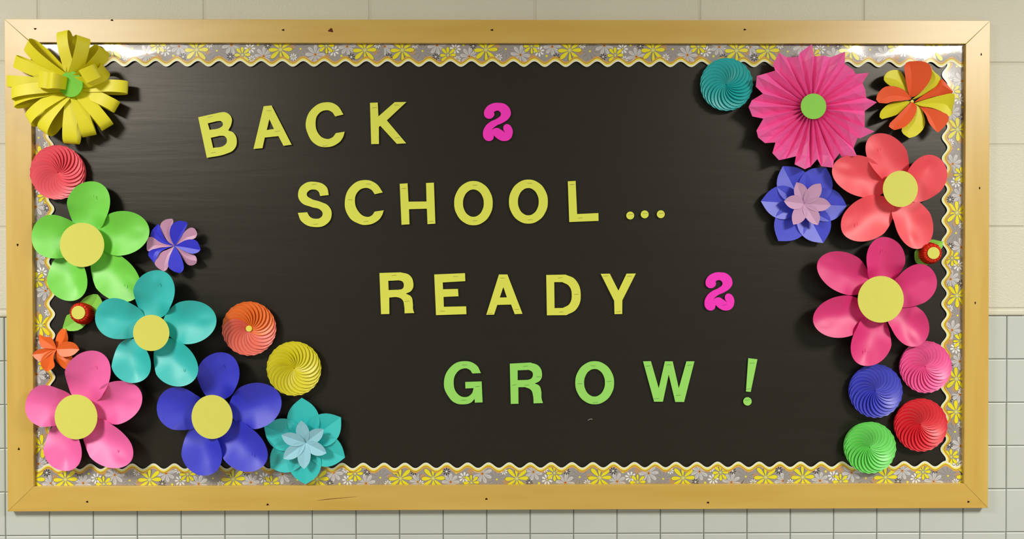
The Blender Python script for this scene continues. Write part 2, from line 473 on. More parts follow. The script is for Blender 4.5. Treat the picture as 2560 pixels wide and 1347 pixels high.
WID = (IT - P(1280, 160.5, .009).z) * 1000
WL = (IR - IL) * 1000; HL = (IT - IB) * 1000
dl = .0080; dh = .0092
ph = sx(423.7 + 51.4 * 6)
a1, a2 = sx(960), sx(1873)
trim('grey daisy border strip along the top, behind the looped yellow flower', a1 - 914, (IL, IT), (1, 0), (0, -1), .5, a1, ph, dh, WID)
trim('grey daisy border strip at the top middle, above the magenta number 2', a1, (IL, IT), (1, 0), (0, -1), a1, a2, ph, dh + .0003, WID)
trim('grey daisy border strip at the top right, behind the pink fan flower', a2, (IL, IT), (1, 0), (0, -1), a2, WL - .5, ph, dh, WID)
# bottom: print turned round, s runs to the left from the right inner corner
def sb(u): return (IR - P(u, 1190, .009).x) * 1000
WB = (P(1280, 1162, .009).z - IB) * 1000
phb = sb(867.6 + 50.9 * 9)
b1, b2, b3 = sb(1959), sb(1047), sb(130)
trim('grey daisy border strip at the bottom right, under the green swirl', b1 - 914, (IR, IB), (-1, 0), (0, 1), .5, b1, phb, dh, WB)
trim('grey daisy border strip at the bottom middle, below the word GROW', b1, (IR, IB), (-1, 0), (0, 1), b1, b2, phb, dh + .0003, WB)
trim('grey daisy border strip at the bottom left, behind the teal star flower', b2, (IR, IB), (-1, 0), (0, 1), b2, b3, phb, dh, WB)
trim('short grey daisy border offcut in the bottom left corner', b3, (IR, IB), (-1, 0), (0, 1), b3, WL - .5, phb, dh + .0003, WB)
WR = (IR - P(2360.5, 640, .009).x) * 1000
phr = szd(603.4)
r1 = szd(984)
trim('upper grey daisy border strip up the right side, behind the coral flower', szd(70), (IR, IT), (0, -1), (-1, 0), .5, r1, phr, dl, WR)
trim('lower grey daisy border strip on the right side, beside the red swirl', r1, (IR, IT), (0, -1), (-1, 0), r1, HL - .5, phr, dl - .0003, WR)
def szu(v): return (P(95, v, .009).z - IB) * 1000
WLf = (P(130.3, 760, .009).x - IL) * 1000
phl = szu(785.3)
l1 = szu(1068)
trim('upper grey daisy border strip on the left side, beside the green flower', l1, (IL, IB), (0, 1), (1, 0), l1, HL - .5, phl, dl, WLf)
trim('lower grey daisy border strip on the left side, beside the pink flower', l1 - 914, (IL, IB), (0, 1), (1, 0), .5, l1, phl, dl - .0003, WLf)

# ---------------------------------------------------------------- letters
M_ly = paper('letter_yellow', (225, 230, 90), .6, .25)
M_lg = paper('letter_green', (154, 224, 104), .6, .25)
M_lp = paper('letter_magenta', (250, 56, 198), .6, .25)
M_staple_y = paper('staple_on_yellow', (150, 148, 70), .35, .6)
M_staple_g = paper('staple_on_green', (96, 150, 66), .35, .6)
M_staple_p = paper('staple_on_magenta', (170, 50, 130), .35, .6)
def shape_mesh(name, splines, depth):
    cu = bpy.data.curves.new('tmp', 'CURVE'); cu.dimensions = '2D'; cu.fill_mode = 'BOTH'; cu.extrude = depth / 2; cu.resolution_u = 8
    for pts in splines:
        sp = cu.splines.new('BEZIER'); sp.bezier_points.add(len(pts) - 1); sp.use_cyclic_u = True
        for bp_, (x, y, k) in zip(sp.bezier_points, pts):
            bp_.co = (x, y, 0)
            t = 'VECTOR' if k == 'c' else 'AUTO'
            bp_.handle_left_type = t; bp_.handle_right_type = t
    ob = bpy.data.objects.new('tmp', cu); col.objects.link(ob)
    dg = bpy.context.evaluated_depsgraph_get(); dg.update()
    me = bpy.data.meshes.new_from_object(ob.evaluated_get(dg))
    bpy.data.objects.remove(ob); bpy.data.curves.remove(cu)
    for v in me.vertices:
        x, y, z = v.co; v.co = (x, -z, y)
    me.name = name
    return me
def parse(s):
    out = []
    for tok in s.split():
        k = tok[0]; x, y = tok[1:].split(','); out.append((float(x), float(y), k))
    return out
def ell(x0, x1, y0, y1, n=12):
    cx, cy, rx, ry = (x0 + x1) / 2, (y0 + y1) / 2, (x1 - x0) / 2, (y1 - y0) / 2
    return [(cx + rx * cos(2 * pi * i / n), cy + ry * sin(2 * pi * i / n), 's') for i in range(n)]
LH = .0095
def letter(label, crop, splines, mat, smat, staples, pieces=None, name='letter', cat='letter', group='paper letters of the message'):
    sc, ox, oy = crop
    sp = [parse(s) if isinstance(s, str) else s for s in splines]
    allp = [p for s in sp for p in s]
    cx = (min(p[0] for p in allp) + max(p[0] for p in allp)) / 2; cy = (min(p[1] for p in allp) + max(p[1] for p in allp)) / 2
    C = P(ox + cx / sc, oy + cy / sc, LH)
    r = empty(name, (C.x, -LH, C.z), label, cat, group)
    def conv(p):
        w = P(ox + p[0] / sc, oy + p[1] / sc, LH); return (w.x - C.x, w.z - C.z, p[2])
    parts = pieces or {'letter_face': list(range(len(sp)))}
    for nm, idx in parts.items():
        me = shape_mesh(nm, [[conv(p) for p in sp[i]] for i in idx], .0018)
        me.materials.clear(); me.materials.append(mat)
        o = bpy.data.objects.new(nm, me); link(o, r)
    for k, (x, y) in enumerate(staples):
        w = P(ox + x / sc, oy + y / sc, LH); a = .06 + .1 * sin(x)
        V, F = [], []
        box(V, F, -.0058, .0058, -.0004, .0002, -.00032, .00032)
        V = [(v[0] * cos(a) - v[2] * sin(a), v[1], v[0] * sin(a) + v[2] * cos(a)) for v in V]
        mesh('staple', V, F, smat, r, loc=(w.x - C.x, -.0011, w.z - C.z))
    return r
c4 = (2.909, 460, 220); c5 = (2.4615, 700, 420); c6 = (2.4615, 900, 640); c7 = (2.909, 1060, 860)
Lt = lambda *a, **k: letter(*a, **k)
Y_ = (M_ly, M_staple_y); G_ = (M_lg, M_staple_g); P_ = (M_lp, M_staple_p)
Lt('yellow paper letter B, tilted, starting the word BACK', c4, ['c104,213 c262,178 s305,178 s345,215 s344,262 c322,308 s362,328 s384,385 s365,445 s310,477 c167,508', 'c173,257 c240,241 s272,243 s284,265 s270,285 c187,305', 'c195,362 c262,347 s298,352 s313,382 s297,415 c212,436'], *Y_, [(190, 210), (215, 470)])
Lt('yellow paper letter A in the word BACK', c4, ['c580,133 c637,127 c783,412 c724,420 c688,350 c588,360 c571,437 c506,443', 'c621,226 c655,298 c602,306'], *Y_, [(620, 165), (680, 315)])
Lt('yellow paper letter C in the word BACK', c4, ['c1160,192 s1112,126 s1035,104 s945,140 s888,240 s902,335 s955,408 s1040,430 s1122,400 s1155,360 c1168,318 c1105,328 s1078,360 s1035,370 s980,335 s957,250 s977,190 s1030,162 s1075,174 c1100,207'], *Y_, [(1025, 420)])
Lt('yellow paper letter K ending the word BACK', c4, ['c1353,108 c1409,106 c1414,207 c1533,103 c1617,102 c1475,235 c1616,402 c1548,406 c1428,275 c1417,283 c1418,407 c1362,408'], *Y_, [(1385, 143), (1545, 125), (1553, 362)])
TWO = 's2182,190 s2192,150 s2230,118 s2285,108 s2345,124 s2377,180 s2362,220 s2320,252 s2270,275 c2236,305 s2275,290 s2305,303 c2338,327 s2323,300 s2330,270 s2357,264 s2384,290 s2390,330 s2370,372 s2325,386 s2285,372 c2254,345 s2247,372 s2220,386 s2187,372 s2174,330 s2190,282 s2225,248 s2280,220 s2305,193 s2292,168 s2270,166 c2254,174 s2256,198 s2226,223 s2194,214'
Lt('magenta number 2 with curled ends beside the word BACK', c4, [TWO], *P_, [], name='number', cat='number', group='magenta numbers of the message')
Lt('yellow paper letter S starting the word SCHOOL', c5, ['c300,166 s285,115 s215,85 s145,100 s112,155 s130,210 s195,240 s250,258 s263,282 s250,305 s222,312 s188,302 c167,272 c110,276 s135,330 s215,363 s290,342 s318,285 s300,235 s250,208 s190,188 s165,165 s175,142 s205,132 s235,142 c248,172'], *Y_, [(210, 100), (220, 345)])
Lt('yellow paper letter C in the word SCHOOL', c5, ['c633,150 s590,95 s520,74 s445,105 s400,200 s425,300 s480,340 s530,350 s600,325 s628,290 c638,260 c583,268 s563,293 s532,300 s485,270 s461,195 s480,145 s520,123 s560,132 c583,161'], *Y_, [(545, 98), (432, 195), (530, 328)])
Lt('yellow paper letter H in the word SCHOOL', c5, ['c737,97 c785,94 c791,207 c902,206 c899,92 c947,90 c956,342 c908,345 c904,250 c794,253 c797,346 c748,349'], *Y_, [(763, 125), (930, 328)])
Lt('first yellow paper letter O in the word SCHOOL, right after H', c5, [ell(1072, 1309, 80, 352), ell(1126, 1254, 132, 300)], *Y_, [(1200, 105), (1200, 324)])
Lt('second yellow paper letter O in the word SCHOOL, right before L', c5, [ell(1409, 1648, 71, 342), ell(1464, 1592, 123, 291)], *Y_, [(1537, 93), (1540, 318)])
Lt('yellow paper letter L ending the word SCHOOL', c5, ['c1771,82 c1819,79 c1828,283 c1959,277 c1960,325 c1780,332'], *Y_, [(1797, 102), (1848, 307)])
for (x, y, w) in ((2155, 292, 'nearest the letter L'), (2244, 285, 'in the middle of the three dots'), (2343, 284, 'farthest from the letter L')):
    Lt('small yellow paper dot after SCHOOL, ' + w, c5, [ell(x - 24, x + 24, y - 24, y + 24)], *Y_, [(x + 3, y - 6)], pieces={'dot_face': [0]}, name='paper_dot', cat='dot', group='three yellow dots after SCHOOL')
Lt('yellow paper letter R starting the word READY', c6, ['c120,104 c250,100 s305,118 s328,165 s318,210 c282,231 s315,250 s325,290 s327,330 c334,350 c275,352 s272,305 s262,270 s235,254 c180,255 c181,356 c130,357', 'c174,152 c240,149 s262,157 s270,178 s262,200 c238,207 c176,209'], *Y_, [(210, 118), (290, 277)])
Lt('yellow paper letter E in the word READY', c6, ['c457,113 c646,105 c648,154 c509,162 c511,204 c603,202 c606,247 c514,251 c516,312 c653,309 c655,357 c468,363'], *Y_, [(588, 125), (508, 338)])
Lt('yellow paper letter A in the word READY', c6, ['c855,113 c907,113 c1000,355 c952,357 c930,298 c845,300 c825,360 c777,361', 'c882,190 c904,254 c860,255'], *Y_, [(878, 135), (965, 327), (800, 352)])
Lt('yellow paper letter D in the word READY', c6, ['c1146,116 c1265,114 s1325,145 s1358,240 s1332,325 c1270,363 c1150,364', 'c1195,160 c1245,160 s1287,185 s1303,240 s1288,295 c1248,319 c1197,320'], *Y_, [(1232, 133), (1332, 234), (1238, 343)])
Lt('yellow paper letter Y ending the word READY', c6, ['c1481,109 c1537,108 c1590,213 c1640,108 c1697,107 c1614,272 c1613,356 c1566,357 c1564,275'], *Y_, [(1510, 122), (1658, 124), (1590, 341)])
c4b = (2.909, 460 + 553.8, 220 + 423.3)
Lt('magenta number 2 with curled ends beside the word READY', c4b, [TWO], *P_, [(2320, 345)], name='number', cat='number', group='magenta numbers of the message')
Lt('green paper letter G starting the word GROW', c7, ['c414,210 s380,152 s295,124 s200,160 s145,285 s185,390 s230,428 s290,437 s340,425 c368,397 c370,425 c426,423 c419,271 c300,275 c301,322 c361,319 s345,362 s300,385 s245,362 s216,285 s240,205 s295,176 s333,187 c352,213'], *G_, [(295, 151), (390, 307), (288, 406)])
Lt('green paper letter R in the word GROW', c7, ['c624,142 c775,134 s835,160 s858,215 s845,262 c805,286 s838,303 s852,340 s855,395 c865,428 c797,430 s793,375 s778,333 c735,312 c686,313 c687,433 c631,434', 'c681,190 c762,187 s785,200 s792,225 s780,250 c755,260 c681,262'], *G_, [(738, 160), (833, 237), (655, 296), (748, 297)])
Lt('green paper letter O in the word GROW', c7, [ell(1100, 1382, 124, 437), ell(1164, 1316, 180, 381)], *G_, [(1230, 157), (1345, 270), (1135, 287), (1245, 424)])
Lt('green paper letter W ending the word GROW', c7, ['c1593,125 c1650,124 c1707,322 c1752,125 c1808,125 c1853,322 c1908,125 c1966,125 c1891,420 c1827,420 c1779,220 c1737,418 c1673,418'], *G_, [(1630, 158), (1778, 149), (1930, 152), (1850, 371), (1690, 395)])
Lt('green paper exclamation mark after the word GROW', c7, ['c2358,102 c2424,110 c2375,347 c2341,344', ell(2322, 2382, 386, 446)], *G_, [(2385, 138), (2358, 325), (2352, 405)], pieces={'stroke': [0], 'dot': [1]}, name='exclamation_mark', cat='punctuation')

# a curl of white thread stuck to the black paper
V = []; F = []
pl = [(1470, 1051), (1473, 1048.5), (1477, 1047.3), (1481, 1048)]
cu = catmull(pl, 9); pc2 = P(1476, 1049, .0085)
for x, y in cu:
    w = P(x, y, .0085)
    for a in range(6): V.append((w.x - pc2.x, .0006 * cos(a * pi / 3), w.z - pc2.z + .0006 * sin(a * pi / 3)))
for i in range(8):
    for a in range(6): F.append((i * 6 + a, i * 6 + (a + 1) % 6, i * 6 + 6 + (a + 1) % 6, i * 6 + 6 + a))
F += [tuple(range(5, -1, -1)), tuple(range(48, 54))]
th = mesh('thread', V, F, paper('white_thread', (190, 190, 182)), loc=(pc2.x, -.0078, pc2.z))
tag(th, 'tiny curl of white thread stuck to the black paper below GROW', 'thread')

# ---------------------------------------------------------------- big five- and six-petal flowers
M_disc = paper('yellow_disc', (216, 216, 98), .6, .25)
def big_flower(label, discp, petals, rgb, h0, group='large round-petalled paper flowers', curl=1.0, layer=.0035):
    du, dv, rx, rz = discp
    r = root('paper_flower', du, dv, h0 + .034, label, 'paper flower', group)
    O = r.location; s = px(h0 + .022)
    mat = paper('card_%d_%d_%d' % rgb, rgb, .56, 1.0)
    cb = mat.node_tree.nodes['Principled BSDF']; cb.inputs['Coat Weight'].default_value = .22; cb.inputs['Coat Roughness'].default_value = .45
    for k, (cu_, cv_, a, b_, ang) in enumerate(petals):
        c = P(cu_, cv_, h0 + .027)
        cx, cz = c.x - O.x, c.z - O.z
        th_ = R_(ang); ax, az = cos(th_), sin(th_)
        if ax * cx + az * cz < 0: ax, az = -ax, -az          # axis points away from the flower's centre
        a *= s * 1.02; b_ *= s * 1.03; u0 = -a * .62
        hb = h0 + .004 + layer * (k % 3) * .5
        n, m_ = 26, 16; pts = []
        sd = k * 7.3 + du
        for i in range(n):
            w = -1 + 2 * (i + .0) / (n - 1); w = sin(w * pi / 2)
            u = a * w; half = b_ * sqrt(max(0, 1 - w * w)) * (1 - .07 * (1 - w) * .5)
            half = max(half, .0006)
            row = []
            for j in range(m_):
                q = -1 + 2 * j / (m_ - 1); v = half * q
                du_ = u - u0
                kv = .68 * min(1, max(.10, (w + .97) / .8)); hgt = sqrt((.29 * curl * du_) ** 2 + (kv * curl * v) ** 2 + .010 ** 2) - .006
                hgt += .0022 * noise.noise(Vector((u * 26 + sd, v * 26, sd))) * min(1, max(0, du_ / .08))
                hgt += .0035 * math.exp(-((u - a * .55) / (a * .28)) ** 2 - ((v - b_ * .25 * sin(sd)) / (b_ * .22)) ** 2) * sin(sd * 2.1)
                row.append((cx + ax * u - az * v, Y(hb + hgt), cz + az * u + ax * v))
            pts.append(row)
        V, F = [], []; solid_grid(V, F, pts)
        mesh('petal', V, F, mat, r, smooth=True)
        if k == 0 or k == 4:                                # the pin-like staple near the tip
            u = a * .45; du_ = u - u0
            bx = (cx + ax * u, Y(hb + .29 * du_ + .002), cz + az * u)
            V, F = [], []; box(V, F, bx[0] - .0002, bx[0] + .0003, bx[1] - .0002, bx[1] + .002, bx[2] - .0035, bx[2] + .0035)
            mesh('staple', V, F, mat, r)
    disc('centre_disc', 0, 0, h0 + .034, rx * px(h0 + .034), M_disc, r, rz * px(h0 + .034))
    # the folded hub that carries the disc
    V, F = [], []; n = 20
    for y, rad in ((.004, .016), (h0 + .0325, .012)):
        for i in range(n): V.append((rad * cos(2 * pi * i / n), Y(y + .003 if y < .01 else y), rad * sin(2 * pi * i / n)))
    F = [tuple(range(n)), tuple(range(2 * n - 1, n - 1, -1))] + [(i, i + n, (i + 1) % n + n, (i + 1) % n) for i in range(n)]
    mesh('hub', V, F, mat, r)
    return r
big_flower('light green five-petal flower with yellow centre disc', (205, 612, 55, 55),
    [(221, 517, 64, 53, 66), (138, 592, 58, 54, -15), (303, 584, 71, 55, 10), (167, 691, 61, 50, 112), (286, 690, 76, 52, -40)], (112, 214, 56), .008, curl=.86)
big_flower('teal five-petal flower with yellow centre disc', (378, 832, 45, 45),
    [(386, 737, 62, 51, 66), (298, 797, 58, 50, -25), (473, 805, 70, 54, 8), (328, 902, 55, 49, 118), (437, 905, 65, 52, -42)], (14, 190, 186), .026)
big_flower('light pink five-petal flower with yellow centre disc', (190, 1042, 53, 56),
    [(221, 944, 70, 56, 60), (122, 1014, 56, 52, -20), (292, 1006, 68, 53, 22), (157, 1117, 60, 47, 112), (267, 1107, 76, 50, -33)], (242, 96, 170), .010)
big_flower('dark blue five-petal flower with yellow centre disc', (530, 1042, 51, 55),
    [(546, 942, 62, 53, 66), (454, 1022, 60, 53, -32), (637, 1013, 69, 57, 18), (505, 1126, 62, 50, 112), (605, 1114, 72, 53, -38)], (26, 34, 204), .012)
big_flower('coral red five-petal flower with yellow centre disc', (2251, 472, 44, 45.5),
    [(2223, 397, 72, 48, -48), (2313, 446, 61, 49, 58), (2152, 442, 76, 50, -18), (2283, 554, 68, 47, 106), (2172, 544, 76, 53, 28)], (242, 66, 80), .008, curl=.86)
big_flower('deep magenta six-petal flower with yellow centre disc', (2202, 748, 58, 58.5),
    [(2212, 654, 61, 49, 98), (2112, 684, 76, 50, -24), (2283, 715, 60, 48, 45), (2271, 808, 60, 46, 118), (2177, 850, 66, 50, 62), (2103, 790, 74, 52, 10)], (222, 22, 118), .010)

# ---------------------------------------------------------------- swirls of overlapping half circles
def swirl(label, u, v, rp, cols, h0=.010, N=24, h=.022, dot=None, split=None, lean=1.0):
    r = root('paper_swirl', u, v, h, label, 'paper swirl', 'spiral paper swirls')
    R = rp * px(h)
    mats = [paper('swirl_%d_%d_%d' % c, c, .46, .75) for c in cols]
    rnd = random.Random(int(u))
    off = rnd.random()
    for i in range(N):
        ph_ = 2 * pi * (i + off) / N; dl_ = 2 * pi / N * 1.75
        jit = rnd.uniform(.85, 1.2)
        n, m_ = 16, 4; pts = []
        for a in range(n):
            rr = .02 + .98 * a / (n - 1)
            row = []
            e = ph_ - acos(min(1, rr * .995))
            zb = h0 + .009 + .003 * sin(pi * min(1, rr * .92)) ** .8
            A = (.0062 * lean * jit * (sin(pi * min(1, rr * .80)) ** 1.1) + .0003)
            for k in range(m_):
                c = k / (m_ - 1)
                ra = R * rr * (1 - .035 * c * (rr ** 6)) * (1 + .006 * (jit - 1))
                row.append((ra * cos(e + dl_ * c), Y(zb + A * (1 - c) ** 1.2), ra * sin(e + dl_ * c)))
            pts.append(row)
        V, F = [], []; solid_grid(V, F, pts, th=.00035)
        deg = math.degrees(ph_) % 360
        mt = mats[1] if (split and split[0] < deg < split[1]) else mats[0]
        mesh('petal', V, F, mt, r, smooth=True)
    disc('base_disc', 0, 0, h0 + .0035, R * .93, mats[0], r, th=h0 + .0035 - .0095 if h0 > .008 else .001)
    if dot: disc('centre_dot', 0, 0, h0 + .0150, 7.5 * px(h), paper('swirl_dot', dot), r, th=.003)
    return r
swirl('coral pink paper swirl under the looped yellow flower', 145, 431, 68, [(238, 84, 98)], h0=.0125)
swirl('two-tone orange and salmon swirl with small yellow centre dot', 623, 821, 68, [(240, 112, 92), (240, 118, 40)], dot=(232, 224, 90), split=(28, 185))
swirl('yellow paper swirl to the right of the dark blue flower', 735, 921, 68.5, [(224, 214, 24)])
swirl('teal paper swirl left of the pink fan flower', 1816, 211, 66.5, [(14, 176, 176)])
swirl('hot pink paper swirl below the deep magenta flower', 2314, 917, 66, [(244, 88, 158)])
swirl('blue paper swirl above the green swirl', 2189, 977, 68, [(62, 66, 200)])
swirl('red paper swirl at the lower right beside the green swirl', 2302, 1062, 67.5, [(226, 30, 48)])
swirl('light green paper swirl overlapping the bottom border', 2174, 1118, 65.5, [(110, 222, 96)], h0=.0125)

# ---------------------------------------------------------------- folded petals from outlines
def folded(name, parent, outline, tip, mat, hbase, htip, fold, crease=.5, n=14, m_=4, curl=0.0):
    """outline: local (x, z) points from the base round to the base; tip = index of the tip. fold > 0: crease is a valley"""
    Lp = catmull(outline[:tip + 1], n); Rp = catmull([outline[0]] + outline[:tip - 1:-1], n)
    V, F = [], []
    for half in (0, 1):
        pts = []
        for i in range(n):
            t = i / (n - 1); l, r_ = Lp[i], Rp[i]
            wdt = math.hypot(l[0] - r_[0], l[1] - r_[1])
            row = []
            for j in range(m_ + 1):
                q = j / m_
                c = q * crease if half == 0 else crease + q * (1 - crease)
                d = (crease - c) / crease if c < crease else (c - crease) / (1 - crease)
                cw = crease if half == 0 else 1 - crease
                hh = hbase + (htip - hbase) * (t ** .8) + fold * wdt * cw * d + curl * sin(pi * t) * d
                row.append((l[0] + (r_[0] - l[0]) * c, Y(max(.0125, hh)), l[1] + (r_[1] - l[1]) * c))
            pts.append(row)
        solid_grid(V, F, pts)
    return mesh(name, V, F, mat, parent, smooth=True)
def star_petal(tx, tz, wd, kx=.5):
    """pointed lens from the origin to (tx, tz) with half width wd"""
    L = math.hypot(tx, tz); ax, az = tx / L, tz / L
    def side(sg): return [(ax * L * t - az * sg * w, az * L * t + ax * sg * w) for t, w in
                          ((0, 0), (.12, wd * .52), (.3, wd * .9), (.5, wd * 1.03), (.7, wd * .9), (.86, wd * .56), (1, 0))]
    l = side(1); r_ = side(-1)
    return l + r_[-2:0:-1], 6
def star(label, u, v, outer, inner, crop, c_out, c_in, wo, wi, h0=.012):
    sc, ox, oy = crop
    uc, vc = ox + u / sc, oy + v / sc
    hh = .02
    r = root('star_flower', uc, vc, hh, label, 'paper flower', 'layered pointed paper stars')
    s = px(hh) / sc
    mo, mi = paper('star_%d_%d_%d' % c_out, c_out, .45, .8), paper('star_%d_%d_%d' % c_in, c_in, .55, .3)
    for k, (x, y) in enumerate(outer):
        ol, tip = star_petal((x - u) * s, -(y - v) * s, wo)
        folded('outer_petal', r, ol, tip, mo, h0 + .0015 * (k % 2) + .001, h0 + .011, .20, n=16)
    for k, (x, y) in enumerate(inner):
        ol, tip = star_petal((x - u) * s, -(y - v) * s, wi)
        o = folded('inner_petal', r, ol, tip, mi, h0 + .010 + .0006 * k, h0 + .028, .34, n=14)
        o['label'] = 'small pale inner petal'
    return r
star('royal blue pointed star flower with lilac inner star', 720, 672,
     [(400, 95), (1070, 120), (1383, 700), (1025, 1270), (335, 1240), (65, 630)],
     [(575, 350), (940, 370), (1098, 700), (900, 1000), (525, 995), (383, 638)], (6.12, 1890, 400), (64, 72, 216), (205, 160, 196), .040, .0165)
star('turquoise pointed star flower with pale blue inner star', 645, 705,
     [(592, 75), (1140, 350), (1195, 915), (640, 1290), (155, 1060), (65, 475)],
     [(605, 375), (918, 495), (958, 830), (645, 1050), (358, 905), (335, 575)], (5.613, 650, 980), (40, 198, 196), (150, 205, 222), .0385, .0155)

def traced(kind, label, cat, group, crop, centre, petals, h0, hin, htip, hmid=.024):
    sc, ox, oy = crop
    r = root(kind, ox + centre[0] / sc, oy + centre[1] / sc, hmid, label, cat, group)
    s = px(hmid) / sc
    for k, (c, pts, tip, fold, crease) in enumerate(petals):
        ol = [((x - centre[0]) * s, -(y - centre[1]) * s) for x, y in pts]
        lift = .0012 * (k % 2)
        folded('petal', r, ol, tip, paper('fold_%d_%d_%d' % c, c, .47, .6), hin + lift, htip + lift, fold, crease)
    # small wrapped core where the petals meet
    disc('core', 0, 0, hin + .001, .004, paper('fold_%d_%d_%d' % petals[0][0], petals[0][0]), r, n=12, th=hin + .001 - .009)
    return r
OR = (240, 104, 24)
traced('star_flower', 'small orange six-point star flower on the left border', 'paper flower', None, (6.123, 60, 720), (490, 935), [
    (OR, [(490, 935), (445, 840), (465, 730), (530, 640), (605, 608), (648, 640), (652, 800), (590, 885)], 5, -.55, .72),
    (OR, [(490, 935), (560, 850), (660, 815), (760, 825), (820, 870), (848, 940), (780, 1015), (680, 1045), (590, 1040), (520, 990)], 5, .4, .5),
    (OR, [(490, 935), (580, 1040), (700, 1050), (725, 1160), (685, 1250), (600, 1240), (510, 1180), (455, 1100), (455, 1010)], 4, -.4, .5),
    (OR, [(490, 935), (460, 1060), (500, 1180), (440, 1240), (350, 1275), (300, 1220), (285, 1130), (320, 1030), (400, 960)], 4, .5, .5),
    (OR, [(490, 935), (400, 1010), (290, 1110), (200, 1080), (130, 1020), (190, 960), (280, 925), (400, 920)], 4, .5, .6),
    (OR, [(490, 935), (360, 920), (290, 900), (245, 800), (235, 700), (330, 740), (440, 750), (480, 850)], 4, .4, .45)], .012, .020, .024)
BLU = (44, 48, 214); LIL = (205, 152, 186)
traced('whirl_flower', 'small ten-petal whirl flower in blue and lilac', 'paper flower', 'two-colour whirl flowers', (7.925, 360, 530), (595, 670), [
    (LIL, [(595, 670), (480, 590), (400, 450), (350, 300), (380, 210), (470, 150), (580, 135), (605, 190), (560, 300), (535, 400), (550, 560)], 6, .25, .8),
    (BLU, [(595, 670), (545, 540), (535, 400), (590, 260), (680, 195), (780, 180), (870, 205), (885, 245), (830, 360), (740, 500), (640, 620)], 6, .3, .82),
    (LIL, [(595, 670), (690, 560), (780, 440), (860, 360), (960, 310), (1040, 340), (1072, 430), (1040, 510), (960, 545), (850, 555), (720, 615)], 6, .3, .7),
    (BLU, [(595, 670), (720, 610), (860, 555), (1000, 545), (1090, 590), (1142, 740), (1090, 800), (980, 825), (850, 790), (700, 720)], 5, .3, .65),
    (LIL, [(595, 670), (720, 740), (830, 800), (930, 820), (1020, 880), (1062, 960), (1030, 1020), (930, 1058), (830, 1030), (750, 920), (680, 790)], 5, -.5, .5),
    (BLU, [(595, 670), (690, 790), (760, 920), (805, 1050), (800, 1140), (740, 1205), (640, 1180), (520, 1080), (525, 900), (560, 780)], 5, .3, .25),
    (LIL, [(595, 670), (550, 780), (520, 950), (500, 1080), (460, 1150), (400, 1168), (310, 1110), (240, 1020), (280, 920), (350, 800), (470, 740)], 5, .25, .35),
    (BLU, [(595, 670), (440, 730), (340, 800), (290, 900), (225, 1005), (180, 940), (115, 860), (130, 780), (200, 735), (400, 700)], 4, .3, .5),
    (LIL, [(595, 670), (470, 640), (300, 570), (200, 500), (140, 490), (100, 560), (78, 720), (105, 780), (200, 740), (350, 700), (480, 690)], 6, .25, .7),
    (BLU, [(595, 670), (500, 650), (380, 620), (240, 540), (160, 470), (200, 350), (315, 235), (350, 300), (390, 420), (450, 560)], 6, .25, .5)], .012, .019, .030)
OG = (232, 84, 20); YE = (220, 212, 20)
traced('whirl_flower', 'large ten-petal whirl flower in orange and yellow', 'paper flower', 'two-colour whirl flowers', (6.122, 2170, 140), (705, 685), [
    (YE, [(660, 600), (590, 530), (430, 490), (300, 440), (220, 380), (210, 335), (270, 260), (370, 215), (480, 215), (540, 270), (610, 400)], 5, -.22, .4),
    (OG, [(665, 620), (600, 500), (545, 330), (515, 180), (560, 110), (640, 98), (760, 100), (870, 150), (920, 250), (910, 380), (830, 520), (720, 620)], 5, .3, .3),
    (YE, [(700, 655), (830, 540), (910, 400), (930, 280), (900, 180), (925, 165), (980, 240), (1110, 330), (1080, 430), (950, 530), (800, 620)], 5, -.3, .5),
    (OG, [(730, 700), (850, 600), (960, 530), (1070, 440), (1115, 340), (1190, 430), (1268, 560), (1240, 600), (1060, 610), (880, 660)], 6, -.3, .4),
    (YE, [(740, 710), (900, 660), (1100, 610), (1270, 590), (1280, 720), (1260, 850), (1240, 920), (1190, 935), (1080, 850), (950, 790), (830, 765)], 5, .3, .55),
    (OG, [(800, 745), (960, 800), (1100, 860), (1190, 940), (1160, 1050), (1040, 1185), (980, 1130), (910, 1030), (880, 900)], 5, .3, .75),
    (YE, [(740, 720), (830, 760), (880, 900), (900, 1020), (850, 1130), (740, 1220), (600, 1265), (520, 1190), (515, 1110), (640, 980), (730, 850)], 6, -.25, .68),
    (OG, [(700, 690), (750, 760), (720, 870), (650, 980), (520, 1100), (370, 1145), (285, 1100), (300, 1040), (400, 950), (560, 800), (640, 730)], 5, .3, .6),
    (YE, [(680, 680), (620, 760), (520, 860), (380, 920), (180, 978), (155, 960), (180, 860), (280, 760), (400, 700), (540, 680)], 4, -.4, .5),
    (OG, [(690, 650), (560, 680), (350, 710), (250, 740), (130, 730), (80, 670), (130, 560), (230, 485), (380, 475), (560, 530)], 4, .3, .4)], .012, .020, .040, .030)

